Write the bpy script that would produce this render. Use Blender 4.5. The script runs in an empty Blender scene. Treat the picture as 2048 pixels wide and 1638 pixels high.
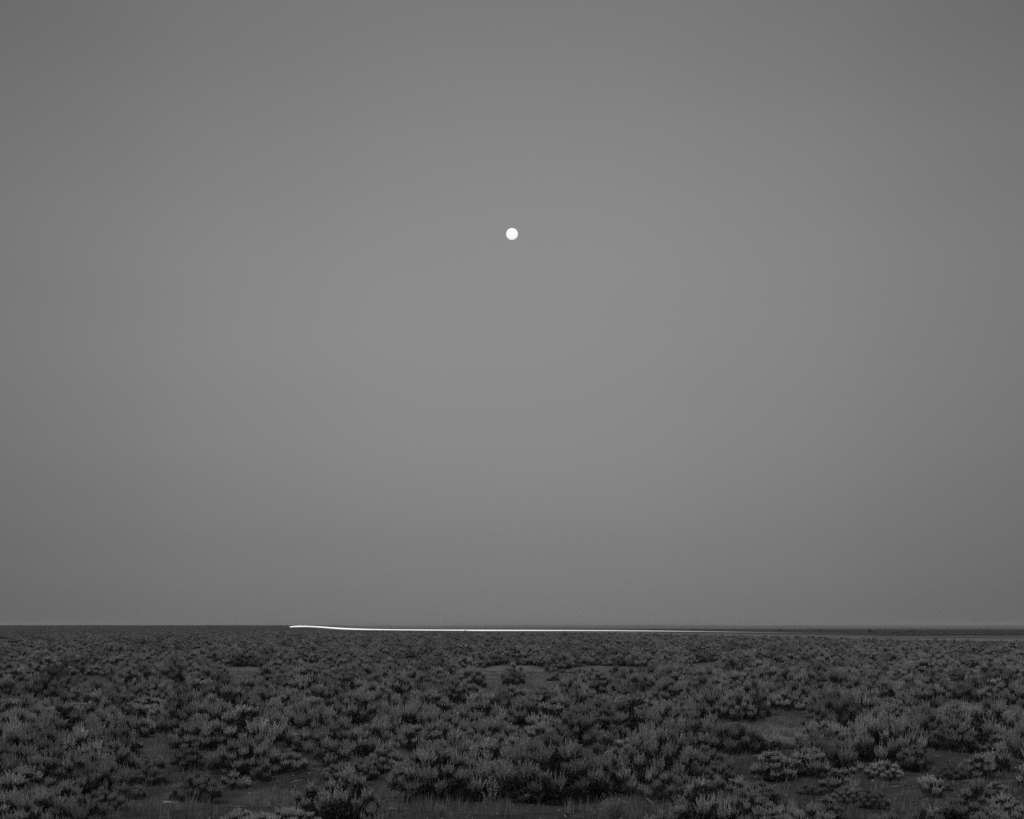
import bpy, math, random
import numpy as np
from mathutils import Vector

rnd = random.Random(11)
rng = np.random.default_rng(11)
S = bpy.context.scene
COL = S.collection
R = math.radians

# ------------------------------------------------------------------ camera
H = 3.0            # lens height: camera on a tripod on the road bank
F = 2700.0         # focal length in photo pixels (2048 wide)
HY = 1250.0        # row of the true horizon
cam = bpy.data.cameras.new('camera')
cam.sensor_width = 36.0
cam.lens = 36.0 * F / 2048.0
cam.shift_y = (HY - 819.0) / 2048.0     # rising front of a view camera
cam.clip_start = 0.1
cam.clip_end = 60000.0
cam_o = bpy.data.objects.new('camera', cam)
COL.objects.link(cam_o)
cam_o.location = (0, 0, H)
cam_o.rotation_euler = (R(90), 0, 0)
S.camera = cam_o

# ------------------------------------------------------------------ sky and light
SUN_EL, SUN_ROT = R(58.0), R(242.0)
W = bpy.data.worlds.new('World')
S.world = W
W.use_nodes = True
nt = W.node_tree
nt.nodes.clear()


def N(tree, t, **kw):
    n = tree.nodes.new(t)
    for k, v in kw.items():
        setattr(n, k, v)
    return n


def math_node(tree, op, a, b=None, c=None):
    n = tree.nodes.new('ShaderNodeMath')
    n.operation = op
    for i, v in enumerate((a, b, c)):
        if v is None:
            continue
        if isinstance(v, (int, float)):
            n.inputs[i].default_value = v
        else:
            tree.links.new(v, n.inputs[i])
    return n.outputs[0]


def ramp(tree, fac, stops, interp='B_SPLINE'):
    n = tree.nodes.new('ShaderNodeValToRGB')
    cr = n.color_ramp
    cr.interpolation = interp
    while len(cr.elements) < len(stops):
        cr.elements.new(0.5)
    for e, (p, v) in zip(cr.elements, stops):
        e.position = p
        e.color = (v, v, v, 1)
    tree.links.new(fac, n.inputs['Fac'])
    return n.outputs['Color']


sky = N(nt, 'ShaderNodeTexSky', sky_type='NISHITA')
sky.sun_disc = False
sky.sun_elevation = SUN_EL
sky.sun_rotation = SUN_ROT
sky.dust_density = 2.0
bw = N(nt, 'ShaderNodeRGBToBW')
nt.links.new(sky.outputs[0], bw.inputs[0])
tc = N(nt, 'ShaderNodeTexCoord')
sep = N(nt, 'ShaderNodeSeparateXYZ')
nt.links.new(tc.outputs['Generated'], sep.inputs[0])
zc = math_node(nt, 'MAXIMUM', sep.outputs[2], 0.0)
# dusk sky opposite the sun: darker earth-shadow belt low down, pale belt above it, darker above, then brightened overhead out of view to top-light the shrubs
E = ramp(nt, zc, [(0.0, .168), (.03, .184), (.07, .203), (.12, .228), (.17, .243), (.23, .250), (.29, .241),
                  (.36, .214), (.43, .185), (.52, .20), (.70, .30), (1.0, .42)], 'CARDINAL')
rxy = math_node(nt, 'SQRT', math_node(nt, 'SUBTRACT', 1.0001, math_node(nt, 'MULTIPLY', sep.outputs[2], sep.outputs[2])))
caz = math_node(nt, 'DIVIDE', sep.outputs[1], rxy)
az = math_node(nt, 'DIVIDE', math_node(nt, 'ARCCOSINE', math_node(nt, 'MINIMUM', math_node(nt, 'MAXIMUM', caz, -1.0), 1.0)), math.pi)
A = ramp(nt, az, [(0.0, 1.0), (.04, .96), (.08, .85), (.115, .715), (.17, .66), (.3, .66), (.5, .7), (1.0, .8)], 'CARDINAL')
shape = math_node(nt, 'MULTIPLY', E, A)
wn = N(nt, 'ShaderNodeTexNoise')
wn.inputs['Scale'].default_value = 3.0
wn.inputs['Detail'].default_value = 4.0
wm = N(nt, 'ShaderNodeMapping')
wm.inputs['Scale'].default_value = (1.0, 1.0, 4.5)
nt.links.new(tc.outputs['Generated'], wm.inputs['Vector'])
nt.links.new(wm.outputs[0], wn.inputs['Vector'])
shape = math_node(nt, 'MULTIPLY', shape, math_node(nt, 'MULTIPLY_ADD', wn.outputs['Fac'], .09, .955))   # thin uneven high haze
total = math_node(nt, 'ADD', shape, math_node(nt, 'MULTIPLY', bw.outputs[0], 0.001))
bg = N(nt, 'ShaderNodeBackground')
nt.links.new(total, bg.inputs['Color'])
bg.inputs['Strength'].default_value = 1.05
wo = N(nt, 'ShaderNodeOutputWorld')
nt.links.new(bg.outputs[0], wo.inputs['Surface'])

sun = bpy.data.lights.new('sun', 'SUN')
sun.energy = 1.15
sun.angle = R(25)
sun.color = (1, 1, 1)
sun_o = bpy.data.objects.new('sun', sun)
COL.objects.link(sun_o)
sun_o.location = (0, -30, 20)
sun_o.rotation_euler = (R(90 - 58.0), 0, R(-62))

S.view_settings.view_transform = 'Standard'
S.view_settings.look = 'None'
S.view_settings.exposure = 0.0
S.view_settings.gamma = 1.0
S.cycles.max_bounces = 4
S.cycles.diffuse_bounces = 3
S.cycles.use_denoising = False
S.cycles.pixel_filter_type = 'BLACKMAN_HARRIS'

# ------------------------------------------------------------------ helpers


def mesh_from(name, verts, faces, attrs=None, mat=None, smooth=False):
    """verts (n,3), faces (m,k) numpy -> mesh datablock; attrs: name -> per-vertex float array"""
    verts = np.asarray(verts, dtype=np.float32)
    faces = np.asarray(faces, dtype=np.int32)
    me = bpy.data.meshes.new(name)
    m, k = faces.shape
    me.vertices.add(len(verts))
    me.vertices.foreach_set('co', verts.ravel())
    me.loops.add(m * k)
    me.loops.foreach_set('vertex_index', faces.ravel())
    me.polygons.add(m)
    me.polygons.foreach_set('loop_start', np.arange(0, m * k, k, dtype=np.int32))
    me.update(calc_edges=True)
    if smooth:
        me.polygons.foreach_set('use_smooth', np.ones(m, dtype=bool))
    for an, av in (attrs or {}).items():
        a = me.attributes.new(an, 'FLOAT', 'POINT')
        a.data.foreach_set('value', np.asarray(av, dtype=np.float32))
    if mat:
        me.materials.append(mat)
    me.validate()
    return me


def link(name, data, parent=None, loc=(0, 0, 0)):
    o = bpy.data.objects.new(name, data)
    COL.objects.link(o)
    o.location = loc
    if parent:
        o.parent = parent
    return o


def tag(o, label=None, cat=None, group=None, kind=None):
    if label:
        o['label'] = label
    if cat:
        o['category'] = cat
    if group:
        o['group'] = group
    if kind:
        o['kind'] = kind
    return o


def nrm(v):
    return v / np.maximum(np.linalg.norm(v, axis=-1, keepdims=True), 1e-9)


def sstep(a, b, x):
    t = np.clip((x - a) / (b - a), 0, 1)
    return t * t * (3 - 2 * t)


_P = rng.uniform(0, 7, (12, 2))


def vnoise(x, y, wl, k=0):
    """smooth cheap noise, about -1..1"""
    a, b = _P[k % 12]
    u, v = x * 6.283 / wl, y * 6.283 / wl
    return (np.sin(u + a + 1.3 * np.sin(.61 * v + b)) * np.sin(.83 * v + b + 1.1 * np.sin(.47 * u + a))
            + .5 * np.sin(1.9 * u - 1.3 * v + b) * np.sin(1.7 * v + 1.1 * u + a)) / 1.3


MOUNDS = [(-1.35, 44.0, 1.3, .9, .30), (-5.0, 38.0, 1.6, 1.2, .10), (8.2, 39.0, 2.2, 1.2, .12)]   # x, y, rx, ry, height


def terrain(x, y):
    x = np.asarray(x, dtype=float)
    y = np.asarray(y, dtype=float)
    d = np.hypot(x, y)
    px = 1024 + F * x / np.maximum(y, 1.0)
    px = np.where(y > 1, px, 1024)
    near = .07 * vnoise(x, y, 7.5, 1) + .06 * vnoise(x, y, 17, 2) + .025 * vnoise(x, y, 2.6, 3)
    far = .10 * vnoise(x, y, 60, 4)
    z = near * sstep(5, 14, d) * (1 - sstep(150, 300, d)) + far * sstep(60, 120, d) * (1 - .7 * sstep(300, 420, d))
    lf = 1 - sstep(600, 770, px)
    z = z + lf * (1.5 * sstep(745, 865, d) - .25 * sstep(868, 905, d) + 1.0 * sstep(950, 1900, d))
    z = z + .8 * vnoise(x, y, 1400, 5) * sstep(1500, 4000, d)
    for mx, my, rx, ry, h in MOUNDS:
        z = z + h * np.exp(-((x - mx) / rx) ** 2 - ((y - my) / ry) ** 2)
    return z


def ground_at(px, py):
    """point of the ground that the photo shows at pixel px, py"""
    d = H * F / (py - HY)
    for _ in range(6):
        x = (px - 1024) * d / F
        z = float(terrain(x, d))
        d = (H - z) * F / (py - HY)
    return (px - 1024) * d / F, d, z


# ------------------------------------------------------------------ materials
def new_mat(name):
    m = bpy.data.materials.new(name)
    m.use_nodes = True
    t = m.node_tree
    for n in list(t.nodes):
        if n.type != 'OUTPUT_MATERIAL':
            t.nodes.remove(n)
    return m, t, [n for n in t.nodes if n.type == 'OUTPUT_MATERIAL'][0]


def leaf_mat(name, albedo, spread=.35, trans=.22):
    m, t, out = new_mat(name)
    at = N(t, 'ShaderNodeAttribute', attribute_name='tone')
    oi = N(t, 'ShaderNodeObjectInfo')
    v = math_node(t, 'MULTIPLY', at.outputs['Fac'],
                  math_node(t, 'MULTIPLY_ADD', oi.outputs['Random'], spread, 1 - spread / 2))
    v = math_node(t, 'MULTIPLY', v, albedo)
    d = N(t, 'ShaderNodeBsdfDiffuse')
    tr = N(t, 'ShaderNodeBsdfTranslucent')
    t.links.new(v, d.inputs['Color'])
    t.links.new(v, tr.inputs['Color'])
    mx = N(t, 'ShaderNodeMixShader')
    mx.inputs[0].default_value = trans
    t.links.new(d.outputs[0], mx.inputs[1])
    t.links.new(tr.outputs[0], mx.inputs[2])
    t.links.new(mx.outputs[0], out.inputs['Surface'])
    return m


def plain_mat(name, albedo, rough=.8, noise=0, scale=10, spec=.2):
    m, t, out = new_mat(name)
    p = N(t, 'ShaderNodeBsdfPrincipled')
    p.inputs['Roughness'].default_value = rough
    p.inputs['Specular IOR Level'].default_value = spec
    p.inputs['Base Color'].default_value = (albedo, albedo, albedo, 1)
    if noise:
        tcn = N(t, 'ShaderNodeTexCoord')
        nz = N(t, 'ShaderNodeTexNoise')
        nz.inputs['Scale'].default_value = scale
        nz.inputs['Detail'].default_value = 5
        t.links.new(tcn.outputs['Object'], nz.inputs['Vector'])
        v = math_node(t, 'MULTIPLY', math_node(t, 'MULTIPLY_ADD', nz.outputs['Fac'], noise * 2, 1 - noise), albedo)
        t.links.new(v, p.inputs['Base Color'])
    t.links.new(p.outputs[0], out.inputs['Surface'])
    return m


def emit_mat(name, strength, attr=None):
    m, t, out = new_mat(name)
    e = N(t, 'ShaderNodeEmission')
    e.inputs['Strength'].default_value = strength
    if attr:
        at = N(t, 'ShaderNodeAttribute', attribute_name=attr)
        t.links.new(math_node(t, 'MULTIPLY', at.outputs['Fac'], strength), e.inputs['Strength'])
    t.links.new(e.outputs[0], out.inputs['Surface'])
    return m, t, e


SAGE = leaf_mat('sage_leaf', .44, .6, .06)
DARK = leaf_mat('dark_leaf', .21, .4, .08)
GRASS = leaf_mat('dry_grass_blade', .22, .2)
WOOD = plain_mat('sage_bark', .055, .9, .4, 30)
DEADWOOD = plain_mat('weathered_wood', .17, .9, .35, 30)
STRAW = plain_mat('pale_straw', .27, .8, .25, 40)

# ground
GM, t, out = new_mat('steppe_soil')
tcn = N(t, 'ShaderNodeTexCoord')
pale = N(t, 'ShaderNodeAttribute', attribute_name='pale')


def gnoise(scale, detail, rough=.6):
    n = N(t, 'ShaderNodeTexNoise')
    n.inputs['Scale'].default_value = scale
    n.inputs['Detail'].default_value = detail
    n.inputs['Roughness'].default_value = rough
    t.links.new(tcn.outputs['Object'], n.inputs['Vector'])
    return n.outputs['Fac']


n1, n2, n3, n4 = gnoise(.35, 5), gnoise(3.1, 6, .7), gnoise(17, 5, .7), gnoise(.02, 3)
v = math_node(t, 'MULTIPLY_ADD', n1, .5, math_node(t, 'MULTIPLY', n2, .8))
v = math_node(t, 'ADD', v, math_node(t, 'MULTIPLY', n3, .7))             # about 1.0 in the middle
v = math_node(t, 'POWER', v, 2.6)
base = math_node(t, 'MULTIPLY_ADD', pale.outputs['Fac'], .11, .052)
alb = math_node(t, 'MULTIPLY', v, base)
alb = math_node(t, 'MULTIPLY', alb, math_node(t, 'MULTIPLY_ADD', n4, .5, .75))
p = N(t, 'ShaderNodeBsdfPrincipled')
p.inputs['Roughness'].default_value = .95
p.inputs['Specular IOR Level'].default_value = .05
t.links.new(alb, p.inputs['Base Color'])
bp = N(t, 'ShaderNodeBump')
bp.inputs['Strength'].default_value = .7
bp.inputs['Distance'].default_value = .06
t.links.new(math_node(t, 'ADD', n2, n3), bp.inputs['Height'])
t.links.new(bp.outputs[0], p.inputs['Normal'])
t.links.new(p.outputs[0], out.inputs['Surface'])

# ------------------------------------------------------------------ clearings (photo ellipse: cx, cy, half-width, half-height, paleness)
CLEAR_PX = [(155, 1366, 95, 11, .6), (485, 1347, 65, 13, .8), (395, 1386, 45, 9, .4), (1025, 1343, 90, 13, .9), (1210, 1341, 90, 11, .6),
            (1060, 1366, 60, 8, .8), (960, 1400, 95, 20, .55), (1000, 1424, 80, 14, .35), (765, 1468, 45, 14, .4), (1570, 1448, 65, 24, .5),
            (1540, 1466, 75, 14, .8), (1450, 1462, 75, 14, .6), (1750, 1409, 45, 9, .5), (1935, 1404, 55, 9, .6), (1970, 1425, 75, 18, .3), (1185, 1500, 36, 18, .3),
            (1232, 1562, 38, 17, .35), (312, 1500, 30, 26, .3), (325, 1606, 85, 19, .35), (560, 1588, 85, 18, .35), (775, 1596, 42, 28, .3),
            (1855, 1558, 55, 12, .2), (1560, 1600, 35, 18, .15), (900, 1625, 170, 14, .1), (1250, 1600, 30, 14, .25), (1290, 1622, 55, 14, .2),
            (1830, 1600, 55, 22, .15), (950, 1585, 45, 14, .05), (1340, 1462, 50, 5, .3), (700, 1388, 40, 8, .2), (1420, 1330, 60, 5, .4), (820, 1322, 40, 4, .4), (600, 1330, 60, 5, .4)]
CLEAR = []
for cx, cy, hw, hh, pl in CLEAR_PX:
    x0, d0, _ = ground_at(cx, cy)
    dn = H * F / (cy + hh + min(27, (1.0 if pl >= .5 else .6) * F / d0) * sstep(28, 45, d0) - HY)
    df = H * F / (cy - hh - HY)
    CLEAR.append((x0 * (dn + df) / 2 / d0, (dn + df) / 2, hw * d0 / F, (df - dn) / 2, pl))


def clear_at(x, y):
    """(is inside 0..1, paleness)"""
    ins = np.zeros_like(x)
    pal = np.zeros_like(x)
    for cx, cy, rx, ry, pl in CLEAR:
        q = np.sqrt(((x - cx - (y - cy) * cx / cy) / rx) ** 2 + ((y - cy) / ry) ** 2)
        f = 1 - sstep(.75, 1.15, q)
        ins = np.maximum(ins, f)
        pal = np.maximum(pal, f * pl)
    return ins, pal


# the road line (photo column, row of the light above it, distance)
TRAIL = [(1775, 1268.8, 340), (1700, 1267.3, 365), (1640, 1266.4, 385), (1540, 1265, 414), (1440, 1263.5, 450), (1340, 1262.2, 488), (1240, 1261.2, 530), (1120, 1260.8, 570),
         (1000, 1260.6, 610), (920, 1260.5, 645), (840, 1260.3, 680), (790, 1260.0, 710), (740, 1259.2, 740), (710, 1258.3, 765), (680, 1257, 790), (660, 1255.6, 810),
         (640, 1254.3, 830), (622, 1253.2, 848), (605, 1252.6, 865), (592, 1252.7, 882), (580, 1253.8, 898)]
TR = np.array(TRAIL)
ROAD_X = (TR[:, 0] - 1024) * TR[:, 2] / F
ROAD_Y = TR[:, 2]
# carried on towards the lower right, past the frame
ROAD_X = np.concatenate([[300, 200, 127], ROAD_X])
ROAD_Y = np.concatenate([[292, 315, 330], ROAD_Y])


def limit_d(px):
    """how far out the sagebrush stand reaches, by bearing"""
    return np.interp(px, [-400, 0, 300, 500, 700, 1000, 1240, 1500, 1740, 2048, 2400], [300, 310, 400, 470, 450, 405, 350, 280, 225, 175, 150])


# ------------------------------------------------------------------ ground sheet
ang = np.concatenate([np.arange(-29, 29.01, .26), np.arange(34, 327, 6)])
ang = np.radians(ang)
rad = [6.0]
while rad[-1] < 9500:
    rad.append(rad[-1] * (1.0085 if rad[-1] < 90 else 1.02))
rad = np.array(rad)
AA, RR = np.meshgrid(ang, rad)
gx, gy = RR * np.sin(AA), RR * np.cos(AA)
gz = terrain(gx, gy)
na, nr = len(ang), len(rad)
idx = np.arange(na * nr).reshape(nr, na)
q = np.stack([idx[:-1], np.roll(idx, -1, 1)[:-1], np.roll(idx, -1, 1)[1:], idx[1:]], -1).reshape(-1, 4)
gverts = np.stack([gx, gy, gz], -1).reshape(-1, 3)
gverts = np.vstack([gverts, [[0, 0, 0]]])
ins, pal = clear_at(gverts[:, 0], gverts[:, 1])
dd = np.hypot(gverts[:, 0], gverts[:, 1])
pxx = 1024 + F * gverts[:, 0] / np.maximum(gverts[:, 1], 1)
pxx = np.where(gverts[:, 1] > 1, pxx, 9999)
lim = limit_d(pxx)
roadd = np.interp(pxx, 1024 + F * ROAD_X[::-1] / ROAD_Y[::-1], ROAD_Y[::-1])
verge = sstep(0, 14, dd - np.maximum(lim * 1.06, roadd * .80)) * (1 - sstep(-14, -6, dd - roadd)) * sstep(1000, 1400, pxx)
pal = np.maximum(pal, .98 * verge + .25 * verge * vnoise(gverts[:, 0], gverts[:, 1], 40, 3))
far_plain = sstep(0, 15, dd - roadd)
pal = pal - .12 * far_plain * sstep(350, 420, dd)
pal = pal + 1.5 * sstep(620, 720, pxx) * sstep(800, 1400, dd) * (.65 + .5 * vnoise(gverts[:, 0], gverts[:, 1], 900, 11))  # haze painted into the soil colour: far plain paled towards the horizon
gverts_ok = gverts
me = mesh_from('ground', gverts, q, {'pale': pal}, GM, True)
tag(link('ground', me), kind='structure')

# close the middle under the camera
c_idx = np.arange(na)
cv = np.vstack([gverts[:na], [[0, 0, float(terrain(0, 0.1))]]])
cf = np.stack([c_idx, np.roll(c_idx, -1), np.full(na, na)], -1)[:, ::-1]
me = mesh_from('road_bank', cv, cf, {'pale': np.zeros(na + 1)}, GM, True)
tag(link('ground_bank', me), kind='structure')

# ------------------------------------------------------------------ road
rx = np.interp(np.linspace(0, len(ROAD_X) - 1, 240), np.arange(len(ROAD_X)), ROAD_X)
ry = np.interp(np.linspace(0, len(ROAD_X) - 1, 240), np.arange(len(ROAD_X)), ROAD_Y)
tx, ty = np.gradient(rx), np.gradient(ry)
tl = np.hypot(tx, ty)
nx, ny = ty / tl, -tx / tl
rows = []
for off, dz in ((-6.5, -.15), (-3.6, .22), (0, .30), (3.6, .22), (6.5, -.15)):
    X, Y = rx + nx * off, ry + ny * off
    rows.append(np.stack([X, Y, terrain(X, Y) + dz], -1))
rv = np.stack(rows, 1)
k5 = np.arange(240 * 5).reshape(240, 5)
rq = np.stack([k5[:-1, :-1], k5[:-1, 1:], k5[1:, 1:], k5[1:, :-1]], -1).reshape(-1, 4)
ROADM = plain_mat('gravel_road', .12, .95, .3, .6, .05)
tag(link('road', mesh_from('road', rv.reshape(-1, 3), rq, None, ROADM, True)), kind='structure')

# ------------------------------------------------------------------ hills far behind the plain
HM = plain_mat('far_slope', .09, .95, .3, .004, .02)
az_ = np.radians(np.linspace(-9, 30, 160))
hv = []
for r_, s in ((6600, 0), (7000, .55), (7500, 1.0), (8200, .6), (9000, 0)):
    hh = 3 + 1.0 * np.sin(az_ * 9 + 1) + .8 * np.sin(az_ * 23) + .5 * np.sin(az_ * 51 + 2) + 2 * sstep(R(4), R(20), az_)
    hh *= sstep(R(-9), R(0), az_) * (1 - sstep(R(26), R(30), az_))
    X, Y = r_ * np.sin(az_), r_ * np.cos(az_)
    hv.append(np.stack([X, Y, terrain(X, Y) - 1.0 + hh * s], -1))
hv = np.stack(hv, 1)
k5 = np.arange(160 * 5).reshape(160, 5)
hq = np.stack([k5[:-1, :-1], k5[:-1, 1:], k5[1:, 1:], k5[1:, :-1]], -1).reshape(-1, 4)
tag(link('hills', mesh_from('hills', hv.reshape(-1, 3), hq, None, HM, True)), kind='structure')

# ------------------------------------------------------------------ moon
MM, t, e = emit_mat('moonlit_rock', 1.0)
tcn = N(t, 'ShaderNodeTexCoord')
nz = N(t, 'ShaderNodeTexNoise')
nz.inputs['Scale'].default_value = 1.6
nz.inputs['Detail'].default_value = 4
t.links.new(tcn.outputs['Normal'], nz.inputs['Vector'])
mz = N(t, 'ShaderNodeSeparateXYZ')
t.links.new(tcn.outputs['Normal'], mz.inputs[0])
lit = math_node(t, 'MINIMUM', math_node(t, 'POWER', math_node(t, 'MAXIMUM', math_node(t, 'MULTIPLY', mz.outputs[1], -1.0), 0.0), .16), 1.0)   # sunlit side
t.links.new(math_node(t, 'MULTIPLY', lit, math_node(t, 'MULTIPLY_ADD', nz.outputs['Fac'], .2, .90)), e.inputs['Strength'])
MD = 12000.0


def uv_sphere(r, nu=48, nv=24):
    v_, f_ = [], []
    for i in range(nv + 1):
        th = math.pi * i / nv
        for j in range(nu):
            ph = 2 * math.pi * j / nu
            v_.append((r * math.sin(th) * math.cos(ph), r * math.sin(th) * math.sin(ph), r * math.cos(th)))
    for i in range(nv):
        for j in range(nu):
            f_.append((i * nu + j, (i + 1) * nu + j, (i + 1) * nu + (j + 1) % nu, i * nu + (j + 1) % nu))
    return np.array(v_), np.array(f_)


mv, mf = uv_sphere(12.0 * MD / F)
moon = link('moon', mesh_from('moon', mv, mf, None, MM, True), None, (0, MD, H + (HY - 468.3) * MD / F))
tag(moon, 'bright full moon hanging alone in the empty dusk sky', 'moon')


# ------------------------------------------------------------------ tubes
def tube(points, radii, sides=8, caps=True):
    pts = np.asarray(points, dtype=float)
    n = len(pts)
    tan = nrm(np.gradient(pts, axis=0))
    up = np.where(np.abs(tan[:, 2:3]) > .9, np.array([[1., 0, 0]]), np.array([[0, 0, 1.]]))
    a = nrm(np.cross(tan, up))
    b = np.cross(tan, a)
    ph = np.arange(sides) * 2 * math.pi / sides
    ring = pts[:, None] + (a[:, None] * np.cos(ph)[None, :, None] + b[:, None] * np.sin(ph)[None, :, None]) * np.asarray(radii)[:, None, None]
    v_ = ring.reshape(-1, 3)
    k = np.arange(n * sides).reshape(n, sides)
    f_ = np.stack([k[:-1], np.roll(k, -1, 1)[:-1], np.roll(k, -1, 1)[1:], k[1:]], -1).reshape(-1, 4)
    return v_, f_


# the long thin line of light over the far road
pp = np.linspace(0, len(TR) - 1, 400)
ii = np.arange(len(TR))


def smooth_path(c):
    y = np.interp(pp, ii, c)
    k = np.hanning(41)
    k /= k.sum()
    yp = np.concatenate([2 * y[0] - y[1:21][::-1], y, 2 * y[-1] - y[-21:-1][::-1]])
    return np.convolve(yp, k, 'valid')


tpx, tpy, tpd = smooth_path(TR[:, 0]), smooth_path(TR[:, 1]), smooth_path(TR[:, 2])
tp = np.stack([(tpx - 1024) * tpd / F, tpd, H - (tpy - HY) * tpd / F], -1)
thick = np.interp(tpx, [560, 600, 640, 760, 1000, 1300, 1500, 1600, 1700, 1780], [1.0, 1.4, 1.6, 1.35, 1.15, .9, .7, .55, .4, .25])
trad = thick * tpd / F
trad[-1] *= .3
trad[0] *= .3
glow = np.interp(tpx, [560, 760, 1000, 1240, 1400, 1500, 1600, 1700, 1780], [1.0, 1.0, .88, .62, .28, .14, .08, .05, .03])
tv, tf = tube(tp, trad, 8)
SM, _, _ = emit_mat('headlight_glow', 1.1, 'glow')
streak = link('light_streak', mesh_from('light_streak', tv, tf, {'glow': np.repeat(glow, 8)}, SM, True))
tag(streak, 'thin white line of light curving along the far road, fading at one end', 'light streak')


# ------------------------------------------------------------------ shrubs
def leaves(base, axis, L, n, leaf, width, tone, g):
    """upright leafy shoots: base (k,3), axis (k,3), L (k,), n leaves on each -> quads"""
    k = len(base)
    tt = np.tile((np.arange(n) + .5) / n, k)
    b = np.repeat(base, n, 0)
    a = np.repeat(axis, n, 0)
    LL = np.repeat(L, n)
    tn = np.repeat(tone, n) * g.uniform(.85, 1.15, k * n)
    ph = np.tile(np.arange(n) * 2.39996, k) + np.repeat(g.uniform(0, 6.28, k), n) + g.normal(0, .3, k * n)
    ref = np.where(np.abs(a[:, 2:3]) > .9, np.array([[1., 0, 0]]), np.array([[0, 0, 1.]]))
    u = nrm(np.cross(a, ref))
    w = np.cross(a, u)
    rad_ = u * np.cos(ph)[:, None] + w * np.sin(ph)[:, None]
    th = np.radians(44 - 32 * tt) * g.uniform(.7, 1.25, k * n)
    d = nrm(a * np.cos(th)[:, None] + rad_ * np.sin(th)[:, None])
    ll = leaf * (.75 + .5 * np.sin(np.pi * np.minimum(tt * 1.1, 1))) * g.uniform(.75, 1.25, k * n)
    side = nrm(np.cross(d, rad_ + .4 * g.normal(0, 1, (k * n, 3))))
    p0 = b + a * (LL * tt)[:, None]
    ww = (width * g.uniform(.7, 1.3, k * n) * .5)[:, None]
    mid = p0 + d * (ll * .6)[:, None]
    tip = p0 + d * ll[:, None]
    v_ = np.stack([p0, mid + side * ww, tip, mid - side * ww], 1).reshape(-1, 3)
    f_ = np.arange(k * n * 4).reshape(-1, 4)
    return v_, f_, np.repeat(tn, 4)


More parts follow.
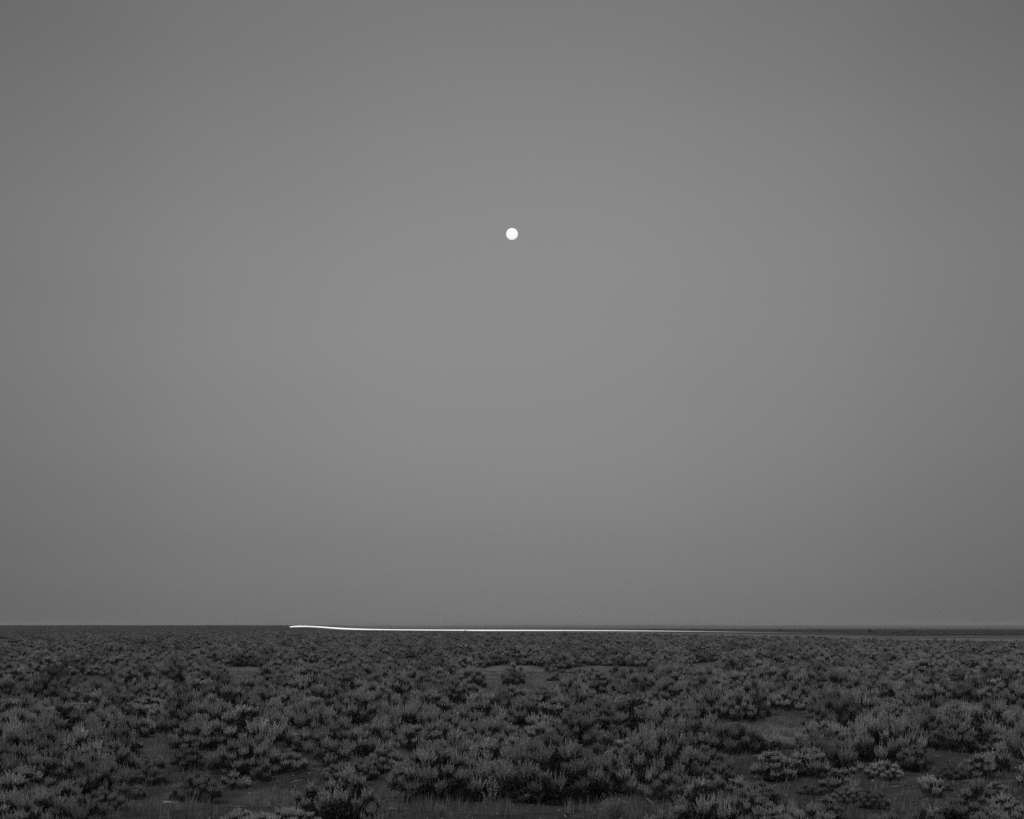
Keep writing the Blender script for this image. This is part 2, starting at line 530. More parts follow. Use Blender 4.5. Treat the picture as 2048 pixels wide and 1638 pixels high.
def make_bush(seed, w, h, lobes, shoots, n=36, leaf=.031, width=.0105, dark=False, open_=0.0, lean=.5, low=.42):
    """foliage and trunk meshes of one shrub of width w and height h (metres)"""
    g = np.random.default_rng(seed)
    Rr = w / 2
    bases, axes, lens, tones, tips = [], [], [], [], []
    # rounded tufts set on a dome, some on a lower tier round the skirt
    cents = []
    tries = 0
    sx_, sy_ = g.uniform(.85, 1.1), g.uniform(.85, 1.1)
    while len(cents) < lobes and tries < 5000:
        tries += 1
        p_ = g.uniform(0, 2 * math.pi)
        lr = g.uniform(.13, .26) * (.55 + .45 * min(Rr, 1.0)) * (1 + open_ * .3)
        if g.uniform() < low:
            r = Rr * g.uniform(.5, .86)
            top = h * g.uniform(.34, .62)
        else:
            r = max(0, Rr - lr * .7) * math.sqrt(g.uniform(0, 1))
            top = h * (1.0 - .74 * (r / Rr) ** 2.2) * g.uniform(.80, 1.0)
        c = np.array([r * math.cos(p_) * sx_, r * math.sin(p_) * sy_, max(top - lr * 1.25, .05)])
        if all(np.linalg.norm(c - o) > (.78 + .35 * open_) * (lr + q_) for o, q_ in cents):
            cents.append((c, lr))
    for c, lr in cents:
        k = max(12, int(1.7 * shoots * g.uniform(.85, 1.2) * (lr / .2) ** 1.6))
        th = np.radians(88) * np.sqrt((np.arange(k) + g.uniform(.2, .8, k)) / k)
        pa = np.arange(k) * 2.39996 + g.normal(0, .35, k) + g.uniform(0, 6.28)
        ax = np.stack([np.sin(th) * np.cos(pa), np.sin(th) * np.sin(pa), np.cos(th)], -1)
        out_ = np.array([[c[0], c[1], 0.0]]) / Rr
        full = lr * g.uniform(.75, 1.35, k) * (1 + .45 * np.cos(th) * g.uniform(0, 1, k) ** 1.5)
        d = nrm(ax + np.array([[0, 0, .12]]) + out_ * .25 * lean)
        inner = .34 * full
        # each shoot bends upward towards its tip
        bases.append(c + d * inner[:, None])
        axes.append(nrm(d + np.array([[0, 0, 1.5]]) + g.normal(0, .09, (k, 3))))
        lens.append((full - inner) * 1.2)
        tones.append(g.uniform(.78, 1.18, k) * g.uniform(.82, 1.14))
        tips.append(c)
    v_, f_, tn = leaves(np.concatenate(bases), np.concatenate(axes), np.concatenate(lens), n, leaf, width, np.concatenate(tones), g)
    keep = v_[:, 2].reshape(-1, 4).min(1) > -.01
    v_ = v_.reshape(-1, 4, 3)[keep].reshape(-1, 3)
    tn = tn.reshape(-1, 4)[keep].ravel()
    f_ = np.arange(len(v_)).reshape(-1, 4)
    fol = mesh_from('shrub_foliage', v_, f_, {'tone': tn}, DARK if dark else SAGE)
    # trunk: crooked woody stems all rising out of one stump
    tv_, tf_, o_ = [], [], 0
    for (cc, lr_) in cents:          # dark twig flakes added inside each tuft to block light and deepen shade
        kq = int(170 * (lr_ / .2) ** 2)
        pc = nrm(g.normal(0, 1, (kq, 3))) * (g.uniform(0, 1, (kq, 1)) ** .4) * np.array([.78, .78, .62]) * lr_ + cc + np.array([0, 0, .08 * lr_])
        dq = nrm(g.normal(0, 1, (kq, 3)) + np.array([0, 0, .6]))
        sq = nrm(np.cross(dq, g.normal(0, 1, (kq, 3))))
        ln_ = g.uniform(.03, .075, (kq, 1))
        wd_ = g.uniform(.007, .016, (kq, 1))
        bv = np.stack([pc - dq * ln_, pc + sq * wd_, pc + dq * ln_, pc - sq * wd_], 1).reshape(-1, 3)
        bv[:, 2] = np.maximum(bv[:, 2], .01)
        tv_.append(bv)
        tf_.append(np.arange(len(bv)).reshape(-1, 4) + o_)
        o_ += len(bv)
    for tpt in tips:
        mid = tpt * np.array([.42, .42, .5]) + g.normal(0, .05 * w, 3) * np.array([1, 1, .3])
        s = np.linspace(0, 1, 6)[:, None]
        st = np.array([0, 0, -.04])
        path = (1 - s) ** 2 * st + 2 * s * (1 - s) * mid + s ** 2 * tpt
        a_, b_ = tube(path, np.linspace(.018, .005, 6) * (.6 + .4 * h), 4)
        tv_.append(a_)
        tf_.append(b_ + o_)
        o_ += len(a_)
        for _ in range(7):          # dead twigs inside the crown, added to soak up light
            b0 = path[g.integers(2, 5)]
            e0 = b0 + np.array([g.normal(0, .13), g.normal(0, .13), g.uniform(.02, .2)])
            a_, b_ = tube([b0, (b0 + e0) / 2 + g.normal(0, .02, 3), e0], [.009, .007, .004], 3)
            tv_.append(a_)
            tf_.append(b_ + o_)
            o_ += len(a_)
    trk = mesh_from('shrub_trunk', np.concatenate(tv_), np.concatenate(tf_), None, WOOD)
    return fol, trk, w, h


SAGES = [make_bush(100 + i, 1.7, .95, 30, 26) for i in range(4)]
SAGES += [make_bush(120 + i, 1.5, .78, 26, 26) for i in range(4)]
SAGES += [make_bush(140 + i, 1.0, .85, 17, 24, low=.45) for i in range(3)]
SAGES += [make_bush(160 + i, 1.6, .85, 18, 26, open_=.6) for i in range(3)]
SMALL = [make_bush(180 + i, .6, .48, 6, 22, low=.1) for i in range(3)]
BIG = [make_bush(200 + i, 2.1, 1.2, 52, 27, low=.45) for i in range(4)]
DARKS = [make_bush(220 + i, 1.1, .6, 16, 34, n=20, leaf=.04, width=.010, dark=True) for i in range(3)]
ALL = SAGES + SMALL + BIG + DARKS
iSMALL = [ALL.index(b) for b in SMALL]
iBIG = [ALL.index(b) for b in BIG]
iDARK = [ALL.index(b) for b in DARKS]
iSAGE = [ALL.index(b) for b in SAGES]

# shrubs read off the photo: centre column, row of the foot, width, row of the top (photo pixels), variety, label
NEAR = [
    (60, 1545, 190, 1450, 'b', 'huge crested sagebrush at the back of the big thicket on the far left'), (165, 1540, 140, 1466, 's'), (100, 1600, 170, 1500, 'b', 'tallest shaggy sagebrush in the big thicket on the far left'),
    (172, 1592, 120, 1506, 's'), (25, 1632, 130, 1532, 's'), (200, 1622, 80, 1574, 's', 'smooth rounded sagebrush at the lower edge of the left thicket, left of the bottle'), (100, 1640, 120, 1560, 's'), (226, 1562, 75, 1482, 's'),
    (232, 1520, 55, 1440, 's'), (256, 1505, 50, 1472, 'm'), (290, 1572, 70, 1527, 's', 'compact ball of sagebrush behind the clear soil and up from the bottle'), (318, 1566, 26, 1535, 'm'), (232, 1600, 24, 1578, 'm'),
    (392, 1604, 88, 1544, 's', 'neat dome of sagebrush standing alone just beyond the bottle'), (353, 1600, 24, 1560, 'm', 'small narrow sagebrush touching the lone dome beyond the bottle'), (376, 1542, 68, 1484, 's'), (276, 1466, 32, 1440, 'm'), (400, 1500, 116, 1436, 's'),
    (485, 1552, 130, 1470, 's'), (470, 1578, 56, 1540, 'm', 'small pale sagebrush ball beside the bare ground right of the lone dome'), (525, 1562, 46, 1518, 'm'), (530, 1507, 44, 1458, 'm'), (566, 1547, 84, 1500, 's'), (612, 1507, 84, 1455, 's'), (668, 1502, 130, 1447, 's'),
    (692, 1562, 90, 1521, 's'), (620, 1648, 92, 1566, 's', 'clump of sagebrush with tight vertical plumes at the bottom edge'), (692, 1648, 104, 1538, 's', 'tall sagebrush with long plumes at the bottom edge beside a tight clump'),
    (478, 1662, 100, 1618, 's'), (572, 1662, 120, 1611, 's', 'low spread of sagebrush poking up from the bottom edge'), (745, 1665, 50, 1606, 'm'),
    (722, 1562, 66, 1520, 's'), (828, 1502, 62, 1447, 's'), (772, 1547, 90, 1493, 's'), (885, 1598, 190, 1486, 'b', 'big dark-footed sagebrush of the middle pair, behind the weed stalk'), (915, 1496, 100, 1441, 's'), (982, 1484, 100, 1430, 's'),
    (815, 1606, 22, 1575, 'm', 'tiny sagebrush seedling on bare soil beside the big middle pair'), (1095, 1606, 210, 1474, 'b', 'largest sagebrush in the middle, the fuller and brighter of a touching pair'), (1060, 1608, 58, 1567, 'm', 'small sagebrush in front of the larger bush of the middle pair'), (1075, 1484, 90, 1446, 's'),
    (1209, 1476, 20, 1456, 'm', 'tiny round sagebrush alone on the soil behind the largest middle bush'), (1140, 1478, 48, 1447, 'm'), (1190, 1470, 120, 1403, 'b'), (1250, 1536, 68, 1475, 's'), (1312, 1534, 62, 1481, 's'), (1280, 1548, 40, 1515, 'd'), (1342, 1536, 30, 1514, 'm'),
    (1322, 1602, 96, 1534, 's'), (1372, 1612, 62, 1550, 's'), (1410, 1548, 100, 1491, 's', 'spreading sagebrush with a bright flat top and a black hollow beneath'), (1440, 1565, 60, 1521, 's'), (1402, 1662, 100, 1552, 's'), (1442, 1632, 64, 1554, 's'), (1482, 1625, 72, 1551, 's'),
    (1500, 1655, 112, 1578, 's'), (1532, 1612, 62, 1561, 's'), (1548, 1564, 80, 1500, 's'), (1622, 1556, 84, 1495, 's'), (1682, 1588, 72, 1534, 's'), (1692, 1524, 72, 1489, 's'), (1480, 1478, 52, 1442, 'm', 'small tufted sagebrush standing at the edge of the pale bare patch'),
    (1455, 1496, 40, 1463, 'm'), (1692, 1484, 32, 1447, 'm'), (1642, 1462, 62, 1424, 's'), (1576, 1650, 32, 1594, 'm'), (1642, 1664, 60, 1625, 's'), (1732, 1517, 62, 1469, 's'), (1792, 1484, 42, 1445, 'm'), (1716, 1548, 42, 1521, 'm'),
    (1772, 1562, 72, 1519, 's'), (1832, 1544, 62, 1488, 's'), (1862, 1594, 48, 1544, 'm'), (1802, 1470, 60, 1432, 's'), (1916, 1504, 84, 1440, 's'), (1962, 1558, 62, 1508, 's'), (1972, 1484, 34, 1440, 'm'), (2002, 1514, 62, 1468, 's'),
    (1956, 1606, 32, 1548, 'm'), (1997, 1606, 52, 1560, 's'), (1940, 1648, 84, 1578, 's'), (1840, 1664, 42, 1600, 'm'), (1702, 1606, 60, 1570, 's'), (1748, 1618, 62, 1578, 's'), (2012, 1656, 84, 1588, 's'), (1890, 1582, 30, 1560, 'm'), (1660, 1640, 50, 1590, 's'),
    (40, 1668, 150, 1575, 's'), (150, 1672, 130, 1590, 's'), (250, 1600, 60, 1560, 'm'), (1620, 1672, 100, 1606, 's'), (1545, 1668, 80, 1604, 's'), (1775, 1672, 90, 1622, 's'), (1900, 1645, 60, 1600, 'm'),
    (1330, 1662, 60, 1612, 'm'), (660, 1600, 40, 1570, 'm'), (1215, 1420, 60, 1386, 's'), (1990, 1670, 90, 1618, 's'), (840, 1560, 80, 1512, 's'), (1010, 1530, 120, 1470, 's'),
    (460, 1432, 56, 1405, 'd'), (1180, 1448, 60, 1415, 'd'), (1640, 1412, 110, 1368, 's'), (1580, 1420, 80, 1382, 's'), (1760, 1398, 90, 1360, 's'), (1090, 1412, 50, 1372, 's', 'solitary upright sagebrush beside the grassy hollow'), (1145, 1405, 40, 1385, 'm'),
    (1230, 1420, 90, 1385, 's'), (1420, 1390, 100, 1352, 's'), (850, 1440, 70, 1402, 's'), (700, 1440, 90, 1410, 's'), (900, 1428, 34, 1416, 'd'), (940, 1428, 30, 1420, 'd'), (1470, 1418, 50, 1396, 's'), (1370, 1462, 70, 1420, 's'), (1300, 1452, 90, 1404, 's'),
    (1780, 1440, 90, 1396, 's'), (1850, 1452, 80, 1410, 's'), (1990, 1440, 80, 1402, 's'), (1360, 1500, 40, 1476, 'd'), (1565, 1500, 56, 1482, 'd'), (1900, 1560, 60, 1530, 'd'), (1620, 1590, 50, 1572, 'd'), (370, 1440, 110, 1398, 's'), (290, 1432, 100, 1395, 's'), (150, 1440, 120, 1402, 's'), (30, 1430, 110, 1392, 's'),
]

NEAR += [(1741, 1264.5, 11, 1257.5, 'd', 'lone dark shrub standing up beyond the far road past the end of the light'), (1792, 1266, 17, 1262.5, 'd', 'low dark shrub close behind the road, right of the lone one'),
         (1822, 1263.5, 15, 1259.5, 'd', 'dark shrub farther back past the low one beyond the road'), (1560, 1261.5, 10, 1257.8, 'd', 'small dark shrub beyond the road just over the fading light'), (1640, 1262, 13, 1258.6, 'd', 'dark shrub beyond the road between the fading light and the lone one')]
FARSHRUBS = 5
placed = []        # x, y, z, variant, sx, sz, rot, label, dark, px, py, wpx
for it in NEAR:
    px, py, wpx, top, kind = it[:5]
    x, d, z = ground_at(px, py)
    w = wpx * d / F
    h = (H - z) - (top - HY) * d / F
    # the row of the top is seen at the middle of the shrub, a little behind its foot
    x, d = x, d + .25 * w
    z = float(terrain(x, d))
    h = max(.18, (H - z) - (top - HY) * d / F)
    pool = {'s': iSAGE, 'b': iBIG, 'm': iSMALL, 'd': iDARK}[kind]
    # the variant of the pool with the nearest proportion
    sc = sorted(pool, key=lambda i: abs(math.log((ALL[i][3] / ALL[i][2]) / (h / w))) + rnd.uniform(0, .25))
    vi = sc[0]
    placed.append([x, d, z, vi, 1.2 * w / ALL[vi][2], 1.10 * h / ALL[vi][3], rnd.uniform(0, 6.28), it[5] if len(it) > 5 else None, kind == 'd'])

# the rest of the stand: jittered grid, thinned by the clearings
sp = 1.05
fx, fy = [], []
y = 24.2
while y < 540:
    step = sp * (1.0 if y < 120 else 1.0 + (y - 120) / 700)
    hw = y * .385 + 4.5
    xs = np.arange(-hw, hw, step)
    fx.append(xs + rng.uniform(-.42, .42, len(xs)) * step)
    fy.append(y + rng.uniform(-.42, .42, len(xs)) * step)
    y += step
fx, fy = np.concatenate(fx), np.concatenate(fy)
fpx = 1024 + F * fx / fy
ok = fy < limit_d(fpx) * (1 + .05 * vnoise(fx, fy, 25, 7))
ins, _ = clear_at(fx, fy)
thin = .66 + .45 * vnoise(fx, fy, 13, 8)
ok &= ((ins < .35) | (rng.uniform(0, 1, len(fx)) < .035)) & (rng.uniform(0, 1, len(fx)) < thin * np.where(fy < 31, .28, 1))
nr = np.array([(p_[0], p_[1], p_[4] * ALL[p_[3]][2] / 2) for p_ in placed])
for i in np.where(ok & (fy < 75))[0]:
    dist = np.hypot(nr[:, 0] - fx[i], nr[:, 1] - fy[i])
    if (dist < nr[:, 2] * .75 + .34).any():
        ok[i] = False
# keep the read-off foreground clean: only small fill where d < 31
fx, fy = fx[ok], fy[ok]
cells = {}
keep_ = []
pr = rng.uniform(.42, .95, len(fx)) * (1 + .25 * vnoise(fx, fy, 19, 6))
for q_ in rng.permutation(len(fx)):
    cx, cy = int(fx[q_] // 2.4), int(fy[q_] // 2.4)
    hit = False
    for a_ in (cx - 1, cx, cx + 1):
        for b_ in (cy - 1, cy, cy + 1):
            for x2, y2, r2 in cells.get((a_, b_), ()):
                if (fx[q_] - x2) ** 2 + (fy[q_] - y2) ** 2 < (.85 * (pr[q_] + r2)) ** 2:
                    hit = True
    if not hit:
        cells.setdefault((cx, cy), []).append((fx[q_], fy[q_], pr[q_]))
        keep_.append(q_)
keep_ = np.array(sorted(keep_))
fx, fy, pr = fx[keep_], fy[keep_], pr[keep_]
dens = vnoise(fx, fy, 30, 9)
for x, d, q_, r_ in zip(fx, fy, dens, pr):
    u = rnd.random()
    if u < .09 and d > 33:
        vi = rnd.choice(iDARK)
    elif r_ < .52 or (d < 31 and r_ < .62):
        vi = rnd.choice(iSMALL)
    elif r_ > .97 and u < .5 and d > 34:
        vi = rnd.choice(iBIG)
    else:
        vi = rnd.choice(iSAGE)
    s = 2 * r_ / ALL[vi][2] * rnd.uniform(.95, 1.12)
    s *= .9 if d < 31 else 1
    if d > .9 * limit_d(1024 + F * x / d):
        s *= .72
    placed.append([x, d, None, vi, s, min(s, 1.15) * rnd.uniform(1.0, 1.35), rnd.uniform(0, 6.28), None, vi in iDARK])

P = np.array([(p_[0], p_[1], p_[4] * ALL[p_[3]][2], p_[5] * ALL[p_[3]][3]) for p_ in placed])
ppx = 1024 + F * P[:, 0] / P[:, 1]
ppy = HY + F * H / P[:, 1]
wpx = P[:, 2] * F / P[:, 1]
hpx = P[:, 3] * F / P[:, 1]
inframe = (ppx + wpx / 2 > 8) & (ppx - wpx / 2 < 2040) & (ppy - hpx < 1620)
size = np.where(inframe, wpx * hpx, 0)
order = np.argsort(-size)
chosen = [i for i in order if size[i] > 0 and not placed[i][8]][:296]
chosen += [i for i in order if size[i] > 0 and placed[i][8] and P[i, 1] < 60][:40]
chosen += [i for i in range(len(NEAR) - FARSHRUBS, len(NEAR)) if i not in chosen]
chosen_set = set(chosen)

# ---- labels: each shrub is told by the nearest thing one can find in the photo
MARKS = [(338, 1608, 'the pale bottle'), (980, 1598, 'the seedy weed stalk'), (1230, 1612, 'the pale straw tuft'), (905, 1447, 'the pale rock'), (1408, 1484, 'the bare dead shrub'),
         (485, 1347, 'the left sandy clearing'), (1025, 1346, 'the middle sandy clearing'), (950, 1410, 'the low sandy mound'), (1555, 1455, 'the right bare patch'), (1935, 1408, 'the far right bare patch'),
         (155, 1366, 'the far left grassy strip'), (392, 1570, 'the lone dome bush'), (1095, 1540, 'the largest middle bush'), (100, 1550, 'the huge left thicket bush'),
         (690, 1600, 'the tall plumed bush'), (1410, 1520, 'the flat-topped bush'), (1090, 1395, 'the solitary upright bush'), (1760, 1409, 'the small strip of bare soil'),
         (1302, 1618, 'the fallen pale stick'), (2010, 1560, 'the right frame edge'), (20, 1460, 'the left frame edge'), (765, 1468, 'the dark grassy gap')]
ORD = ['nearest', 'second', 'third', 'fourth', 'fifth', 'sixth', 'seventh', 'eighth', 'ninth', 'tenth', 'eleventh', 'twelfth', 'thirteenth', 'fourteenth', 'fifteenth',
       'sixteenth', 'seventeenth', 'eighteenth', 'nineteenth', 'twentieth'] + ['%dth' % k for k in range(21, 60)]
LABEL = {}
sect = {}
for i in chosen:
    if placed[i][7]:
        LABEL[i] = placed[i][7]
        continue
    cx, cy = ppx[i], ppy[i] - hpx[i] * .5
    j = min(range(len(MARKS)), key=lambda m: ((MARKS[m][0] - cx) / 1.0) ** 2 + ((MARKS[m][1] - cy) * 1.6) ** 2)
    dx, dy = cx - MARKS[j][0], (cy - MARKS[j][1]) * 1.6
    if 'frame edge' in MARKS[j][2]:
        s_ = 'up along' if dy < 0 else 'down along'
    elif abs(dx) > abs(dy):
        s_ = 'to the right of' if dx > 0 else 'to the left of'
    else:
        s_ = 'in front of' if dy > 0 else 'behind'
    asp = P[i, 3] / P[i, 2]
    word = ('tall narrow' if asp > .85 else 'low broad' if asp < .5 else 'rounded') if P[i, 2] > .75 else 'small'
    sect.setdefault((j, s_, placed[i][8], word), []).append((dx * dx + dy * dy, i))
for (j, s_, dk, word), lst in sect.items():
    for k, (_, i) in enumerate(sorted(lst)):
        LABEL[i] = '%s %s, %s one %s %s' % (word, 'dark shrub' if dk else 'sagebrush', ORD[k], s_, MARKS[j][2])

protos = {}
for i in chosen:
    x, d, z, vi, sx, sz, rot, lab, dk = placed[i]
    if z is None:
        z = float(terrain(x, d))
    nm = 'dark_shrub' if dk else 'sagebrush'
    if vi not in protos:
        o = link(nm, None)
        link('foliage', ALL[vi][0], o)
        link('trunk', ALL[vi][1], o)
        protos[vi] = o
    else:
        o = protos[vi].copy()
        COL.objects.link(o)
        for ch in list(protos[vi].children):
            c = ch.copy()
            COL.objects.link(c)
            c.parent = o
    o.location = (x, d, z - .02)
    o.rotation_euler = (0, 0, rot)
    o.scale = (sx, sx, sz)
    o.empty_display_size = .2
    tag(o, LABEL[i], 'shrub', 'dark shrubs among the sagebrush' if dk else 'sagebrush bushes across the plain')

# ---- everything farther or smaller: one mass, instanced from the shrubs built above
rest = [i for i in range(len(placed)) if i not in chosen_set]
pv = np.array([(placed[i][0], placed[i][1], 0) for i in rest])
scl = np.array([(placed[i][4], placed[i][4], placed[i][5]) for i in rest])
rotz = np.array([placed[i][6] for i in rest])
var = np.array([placed[i][3] for i in rest])
# thin low scrub on the plain beyond the stand and the road
ex, ey = [], []
for _ in range(9000):
    d = math.sqrt(rnd.uniform(170 ** 2, 1500 ** 2))
    b = rnd.uniform(-.40, .40)
    pxq = 1024 + F * b
    if d < limit_d(pxq) * 1.02:
        continue
    if pxq > 640 and d > 700 and rnd.random() < .9:
        continue
    rdist = float(np.interp(pxq, 1024 + F * ROAD_X[::-1] / ROAD_Y[::-1], ROAD_Y[::-1]))
    if 560 < pxq and abs(d - rdist) < 14:
        continue
    if 1000 < pxq and d < rdist and rnd.random() < .93:
        continue
    ex.append(b * d)
    ey.append(d)
ne = len(ex)
es = np.array([rnd.uniform(.35, .65) for _ in range(ne)])
pv = np.vstack([pv, np.stack([ex, ey, np.zeros(ne)], -1)])
scl = np.vstack([scl, np.stack([es * 1.2, es * 1.2, es * .8], -1)])
rotz = np.concatenate([rotz, rng.uniform(0, 6.28, ne)])
var = np.concatenate([var, rng.choice(iSAGE + iDARK + iDARK, ne)])
pv[:, 2] = terrain(pv[:, 0], pv[:, 1]) - .02
me = bpy.data.meshes.new('sagebrush_cover')
me.vertices.add(len(pv))
me.vertices.foreach_set('co', pv.astype(np.float32).ravel())
vlist = sorted(protos)
remap = {vi: k for k, vi in enumerate(vlist)}
var = np.array([remap.get(int(k), int(k) % len(vlist)) for k in var], dtype=np.int32)
a = me.attributes.new('shrub_scale', 'FLOAT_VECTOR', 'POINT')
a.data.foreach_set('vector', scl.astype(np.float32).ravel())
rv_ = np.zeros((len(pv), 3), dtype=np.float32)
rv_[:, 2] = rotz
a = me.attributes.new('shrub_turn', 'FLOAT_VECTOR', 'POINT')
a.data.foreach_set('vector', rv_.ravel())
a = me.attributes.new('shrub_kind', 'INT', 'POINT')
a.data.foreach_set('value', var)
cover = link('sagebrush_cover', me)
tag(cover, 'dense grey sagebrush running out to the far edge of the plain', None, None, 'stuff')
ng = bpy.data.node_groups.new('scatter', 'GeometryNodeTree')
ng.interface.new_socket('Geometry', in_out='INPUT', socket_type='NodeSocketGeometry')
ng.interface.new_socket('Geometry', in_out='OUTPUT', socket_type='NodeSocketGeometry')
gi, go = ng.nodes.new('NodeGroupInput'), ng.nodes.new('NodeGroupOutput')
m2p = ng.nodes.new('GeometryNodeMeshToPoints')
iop = ng.nodes.new('GeometryNodeInstanceOnPoints')
jn = ng.nodes.new('GeometryNodeJoinGeometry')
ng.links.new(gi.outputs[0], m2p.inputs['Mesh'])
ng.links.new(m2p.outputs[0], iop.inputs['Points'])
for vi in reversed(vlist):           # a join lists its last link first
    both = ng.nodes.new('GeometryNodeJoinGeometry')
    for part in ('foliage', 'trunk'):
        oi = ng.nodes.new('GeometryNodeObjectInfo')
        oi.transform_space = 'ORIGINAL'
        oi.inputs['Object'].default_value = [c for c in protos[vi].children if c.name.startswith(part)][0]
        ng.links.new(oi.outputs['Geometry'], both.inputs[0])
    g2i = ng.nodes.new('GeometryNodeGeometryToInstance')
    ng.links.new(both.outputs[0], g2i.inputs[0])
    ng.links.new(g2i.outputs[0], jn.inputs[0])
ng.links.new(jn.outputs[0], iop.inputs['Instance'])
iop.inputs['Pick Instance'].default_value = True
for nm, tp_, sock in (('shrub_kind', 'INT', 'Instance Index'), ('shrub_turn', 'FLOAT_VECTOR', 'Rotation'), ('shrub_scale', 'FLOAT_VECTOR', 'Scale')):
    na_ = ng.nodes.new('GeometryNodeInputNamedAttribute')
    na_.data_type = tp_
    na_.inputs['Name'].default_value = nm
    ng.links.new(na_.outputs[0], iop.inputs[sock])
ng.links.new(iop.outputs[0], go.inputs[0])
cover.modifiers.new('scatter', 'NODES').node_group = ng

# ------------------------------------------------------------------ dry grass over the soil (one mass)
G = 60000
gd = np.sqrt(rng.uniform(20.4 ** 2, 85 ** 2, G))
gxx = gd * rng.uniform(-.40, .40, G)
ins, pal = clear_at(gxx, gd)
keep = rng.uniform(0, 1, G) < np.clip(.45 + .5 * vnoise(gxx, gd, 4, 10) + .25 * ins, .06, 1)
gxx, gd = gxx[keep], gd[keep]
nb = 12
k = len(gxx)
hgt = np.repeat(rng.uniform(.06, .2, k) * (1 + .6 * (gd < 22.3)), nb) * rng.uniform(.6, 1.3, k * nb)
bx = np.repeat(gxx, nb) + rng.normal(0, .05, k * nb)
by = np.repeat(gd, nb) + rng.normal(0, .05, k * nb)
bz = terrain(bx, by) - .01
ph = rng.uniform(0, 6.28, k * nb)
le = rng.uniform(.1, .6, k * nb) * hgt
wv = .0045
v0 = np.stack([bx - wv * np.sin(ph), by + wv * np.cos(ph), bz], -1)
v1 = np.stack([bx + wv * np.sin(ph), by - wv * np.cos(ph), bz], -1)
v2 = np.stack([bx + le * np.cos(ph), by + le * np.sin(ph), bz + hgt], -1)
gv = np.stack([v0, v1, v2], 1).reshape(-1, 3)
tn = np.repeat(np.repeat(rng.uniform(.6, 1.3, k), nb), 3)
gr = link('dry_grass', mesh_from('dry_grass', gv, np.arange(len(gv)).reshape(-1, 3), {'tone': tn}, GRASS))
tag(gr, 'short sparse dry grass over the soil between the bushes', None, None, 'stuff')


# twigs, fallen leaves and crumbs of soil over the ground (one mass)
K = 26000
ld = np.sqrt(rng.uniform(20.4 ** 2, 62 ** 2, K))
lx = ld * rng.uniform(-.40, .40, K)
keep = rng.uniform(0, 1, K) < np.clip(.5 + .6 * vnoise(lx, ld, 3.1, 2), .08, 1)
lx, ld = lx[keep], ld[keep]
K = len(lx)
la = rng.uniform(0, 6.28, K)
ll = np.where(rng.uniform(0, 1, K) < .35, rng.uniform(.06, .22, K), rng.uniform(.015, .04, K))
lw = np.where(ll > .05, rng.uniform(.004, .008, K), ll * rng.uniform(.4, .9, K))
dx_, dy_ = np.cos(la) * ll, np.sin(la) * ll
sx_, sy_ = -np.sin(la) * lw, np.cos(la) * lw


def gp(x, y, up):
    return np.stack([x, y, terrain(x, y) + up], -1)


hgt_ = rng.uniform(.008, .03, K)
lv = np.stack([gp(lx - dx_, ld - dy_, .002), gp(lx + sx_, ld + sy_, hgt_), gp(lx + dx_, ld + dy_, hgt_ * rng.uniform(.2, 1.8, K)), gp(lx - sx_, ld - sy_, hgt_ * .6)], 1).reshape(-1, 3)
LIT = leaf_mat('ground_litter', .15, 0, 0)
lt = link('twig_litter', mesh_from('twig_litter', lv, np.arange(K * 4).reshape(-1, 4), {'tone': np.repeat(rng.uniform(.25, 1.9, K), 4)}, LIT))
tag(lt, 'scattered twigs, dead leaves and crumbs over the bare soil', None, None, 'stuff')

# ------------------------------------------------------------------ small things on the ground
def merge(parts):
    vs, fs, o = [], [], 0
    for v_, f_ in parts:
        vs.append(v_)
        fs.append(f_ + o)
        o += len(v_)
    return np.concatenate(vs), np.concatenate(fs)


# bottle lying on the soil
x, d, z = ground_at(338, 1609)
bo = link('bottle', None, None, (x, d, z + .028))
bo.rotation_euler = (0, 0, R(-6))
tag(bo, 'pale glass bottle lying on its side on bare soil', 'bottle')
GLASS = plain_mat('dusty_glass', .42, .35, .1, 20, .5)
prof = [(-.095, .001), (-.095, .022), (-.088, .030), (-.02, .0305), (.015, .030), (.035, .024), (.048, .0145), (.070, .0125)]
pts = [(a_, 0, 0) for a_, _ in prof]
link('body', mesh_from('bottle_body', *tube(pts, [b_ for _, b_ in prof], 14), None, GLASS, True), bo)
CAPM = plain_mat('bottle_cap', .6, .5)
pts = [(.069, 0, 0), (.0695, 0, 0), (.098, 0, 0), (.099, 0, 0)]
link('cap', mesh_from('bottle_cap', *tube(pts, [.001, .0165, .0165, .001], 14), None, CAPM, True), bo)

# pale rock
x, d, z = ground_at(905, 1455)
g = np.random.default_rng(5)
rv2, rf2 = uv_sphere(1.0, 20, 12)
rv2 = rv2 * (1 + .10 * np.sin(rv2[:, :1] * 4 + 1) * np.cos(rv2[:, 1:2] * 5) + .07 * np.sin(rv2[:, 2:3] * 7 + rv2[:, :1] * 3))
rv2[:, 2] = np.minimum(rv2[:, 2], .55 + .1 * rv2[:, 0])
rock = link('rock', mesh_from('rock', rv2 * np.array([.27, .2, .26]), rf2, None, plain_mat('pale_stone', .24, .9, .3, 9), True), None, (x, d, z + .02))
tag(rock, 'pale smooth flat-topped rock among the sagebrush behind the big middle pair', 'rock')


def stalk(pts, r0, r1):
    return tube(pts, np.linspace(r0, r1, len(pts)), 5)


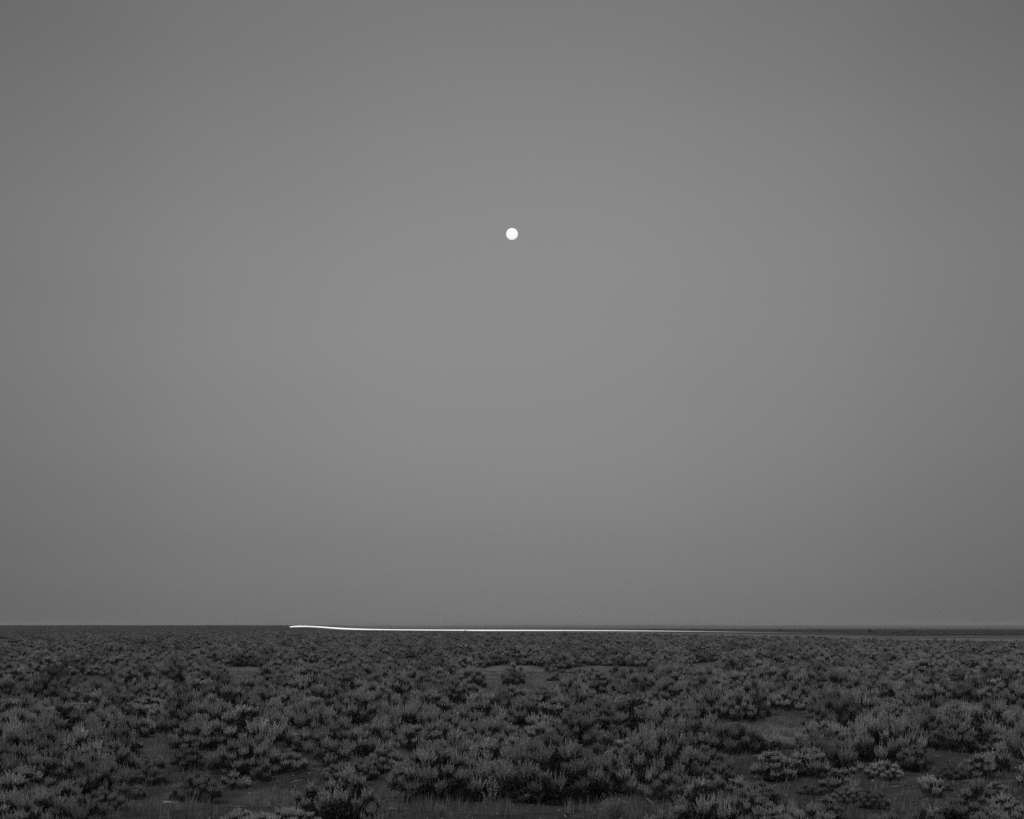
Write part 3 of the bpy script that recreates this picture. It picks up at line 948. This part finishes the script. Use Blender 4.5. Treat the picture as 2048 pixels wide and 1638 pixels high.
# weed stalk with upswept side twigs and small seed heads
x, d, z = ground_at(984, 1632)
ws = link('weed_stalk', None, None, (x, d, z))
hh = (H - z) - (1562 - HY) * d / F
tag(ws, 'tall thin weed stalk with upswept twigs and small pale seed heads', 'weed')
g = np.random.default_rng(3)
parts = [stalk([(0, 0, -.02), (.01, 0, hh * .3), (-.01, .01, hh * .7), (-.015, 0, hh)], .011, .004)]
heads = []
for i in range(26):
    f = .22 + .72 * i / 25
    p_ = g.uniform(0, 6.28)
    ln = .16 * (1.15 - f) + .05
    s = np.array([-.012 * f, 0, hh * f])
    e_ = s + np.array([math.cos(p_) * ln * .75, math.sin(p_) * ln * .75, ln * 1.15])
    m_ = (s + e_) / 2 + np.array([math.cos(p_), math.sin(p_), -.4]) * ln * .18
    parts.append(stalk([s, m_, e_], .005, .003))
    for t_ in (.6, .8, 1.0):
        c_ = s * (1 - t_) ** 2 + 2 * t_ * (1 - t_) * m_ + e_ * t_ ** 2
        sv, sf = uv_sphere(.0105 * g.uniform(.7, 1.3), 6, 4)
        heads.append((sv * np.array([1, 1, 1.5]) + c_ + g.normal(0, .006, 3), sf))
v_, f_ = merge(parts)
link('stem', mesh_from('weed_stem', v_, f_, None, DEADWOOD), ws)
v_, f_ = merge(heads)
link('seed_head', mesh_from('weed_seeds', v_, f_, None, STRAW), ws)


def tuft(name, px, py, top, width, n, label, cat, mat, arch=.5, seed=1):
    x, d, z = ground_at(px, py)
    g = np.random.default_rng(seed)
    hh = (H - z) - (top - HY) * d / F
    o = link(name, None, None, (x, d, z))
    ps = []
    for i in range(n):
        p_ = g.uniform(0, 6.28)
        r = width * d / F / 2 * math.sqrt(g.uniform(0, 1))
        hi = hh * g.uniform(.55, 1.05) * (1 - .3 * (r / (width * d / F / 2)) ** 2)
        b = np.array([math.cos(p_) * r * .25, math.sin(p_) * r * .25, -.01])
        m_ = np.array([math.cos(p_) * r * .6, math.sin(p_) * r * .6, hi * .75])
        e_ = np.array([math.cos(p_) * r * (1 + arch * .3), math.sin(p_) * r * (1 + arch * .3), hi * (1 - .15 * arch)])
        s_ = np.linspace(0, 1, 5)[:, None]
        ps.append(tube((1 - s_) ** 2 * b + 2 * s_ * (1 - s_) * m_ + s_ ** 2 * e_, np.linspace(.004, .002, 5), 3))
    v_, f_ = merge(ps)
    link('blade_cluster', mesh_from(name + '_blades', v_, f_, None, mat), o)
    return tag(o, label, cat), o, hh


_, tf1, hh1 = tuft('straw_tuft', 1228, 1650, 1580, 48, 190, 'pale straw tuft with arching stalks right of the middle pair', 'grass tuft', STRAW, .8, 4)
heads = []
g = np.random.default_rng(8)
for i in range(70):
    p_, r = g.uniform(0, 6.28), .2 * math.sqrt(g.uniform(0, 1))
    sv, sf = uv_sphere(.006, 6, 4)
    heads.append((sv * np.array([1, 1, 1.8]) + np.array([r * math.cos(p_), r * math.sin(p_), hh1 * g.uniform(.55, .98) * (1 - 2.5 * r * r)]), sf))
v_, f_ = merge(heads)
link('seed_head', mesh_from('straw_heads', v_, f_, None, STRAW), tf1)
tuft('straw_tuft', 432, 1655, 1602, 16, 40, 'tall upright straw blades at the bottom edge below the lone dome bush', 'grass tuft', STRAW, .1, 5)
tuft('straw_tuft', 880, 1634, 1604, 26, 60, 'short thin straw tuft in front of the dark-footed middle bush', 'grass tuft', STRAW, .5, 6)
tuft('straw_tuft', 182, 1660, 1632, 12, 30, 'few straw blades at the bottom edge below the huge left thicket', 'grass tuft', STRAW, .2, 7)

# bare dead shrub
x, d, z = ground_at(1405, 1496)
ds = link('dead_shrub', None, None, (x, d, z))
tag(ds, 'bare dead shrub of dark twigs in front of the pale bare patch', 'shrub')
g = np.random.default_rng(9)
ps = []
for i in range(9):
    p_ = g.uniform(0, 6.28)
    e_ = np.array([math.cos(p_) * .5, math.sin(p_) * .4, g.uniform(.35, .62)])
    m_ = e_ * np.array([.45, .45, .65]) + g.normal(0, .05, 3)
    s_ = np.linspace(0, 1, 6)[:, None]
    path = 2 * s_ * (1 - s_) * m_ + s_ ** 2 * e_
    ps.append(tube(path, np.linspace(.014, .005, 6), 5))
    for j in range(7):
        b = path[1 + j % 5]
        e2 = b + g.normal(0, .12, 3) * np.array([1, 1, .5]) + np.array([math.cos(p_) * .08, math.sin(p_) * .08, .13])
        ps.append(tube([b, (b + e2) / 2 + g.normal(0, .02, 3), e2], [.007, .005, .003], 4))
v_, f_ = merge(ps)
link('branch', mesh_from('dead_branch', v_, f_, None, WOOD), ds)

# sticks lying on the soil
for (x0, y0, x1, y1, lab) in ((1292, 1600, 1312, 1632, 'pale fallen stick slanting over dark soil at the bottom right of centre'), (1205, 1558, 1262, 1561, 'weathered stick lying flat beside the largest middle bush'),
                              (418, 1482, 434, 1473, 'short pale stick caught in the side of a sagebrush')):
    a_ = np.array(ground_at(x0, y0)) + [0, 0, .03]
    b_ = np.array(ground_at(x1, y1)) + [0, 0, .05]
    if y0 == 1482:
        a_, b_ = a_ + [0, 0, .2], b_ + [0, 0, .25]
    m_ = (a_ + b_) / 2 + np.array([.03, .02, .03])
    v_, f_ = tube([a_, m_, b_], [.017, .014, .007], 6)
    c_ = (a_ + b_) / 2
    st = link('stick', mesh_from('stick', v_ - c_, f_, None, DEADWOOD, True), None, c_)
    tag(st, lab, 'stick')

# ------------------------------------------------------------------ haze: the air over the plain
hx, hy0, hy1, hz0, hz1 = 9000.0, -9000.0, 9900.0, -6.0, 14.0
hzv = np.array([(x_, y_, z_) for z_ in (hz0, hz1) for y_ in (hy0, hy1) for x_ in (-hx, hx)])
hzf = np.array([(0, 2, 3, 1), (4, 5, 7, 6), (0, 1, 5, 4), (2, 6, 7, 3), (0, 4, 6, 2), (1, 3, 7, 5)])
HZ, t, out = new_mat('pale_air')
pv_ = N(t, 'ShaderNodeVolumePrincipled')
pv_.inputs['Color'].default_value = (.8, .8, .8, 1)
pv_.inputs['Density'].default_value = 1.5e-4
pv_.inputs['Anisotropy'].default_value = 0.0
t.links.new(pv_.outputs[0], out.inputs['Volume'])
hz = link('haze', mesh_from('haze', hzv, hzf, None, HZ))
tag(hz, 'thin pale dusk haze over the far plain', None, None, 'stuff')
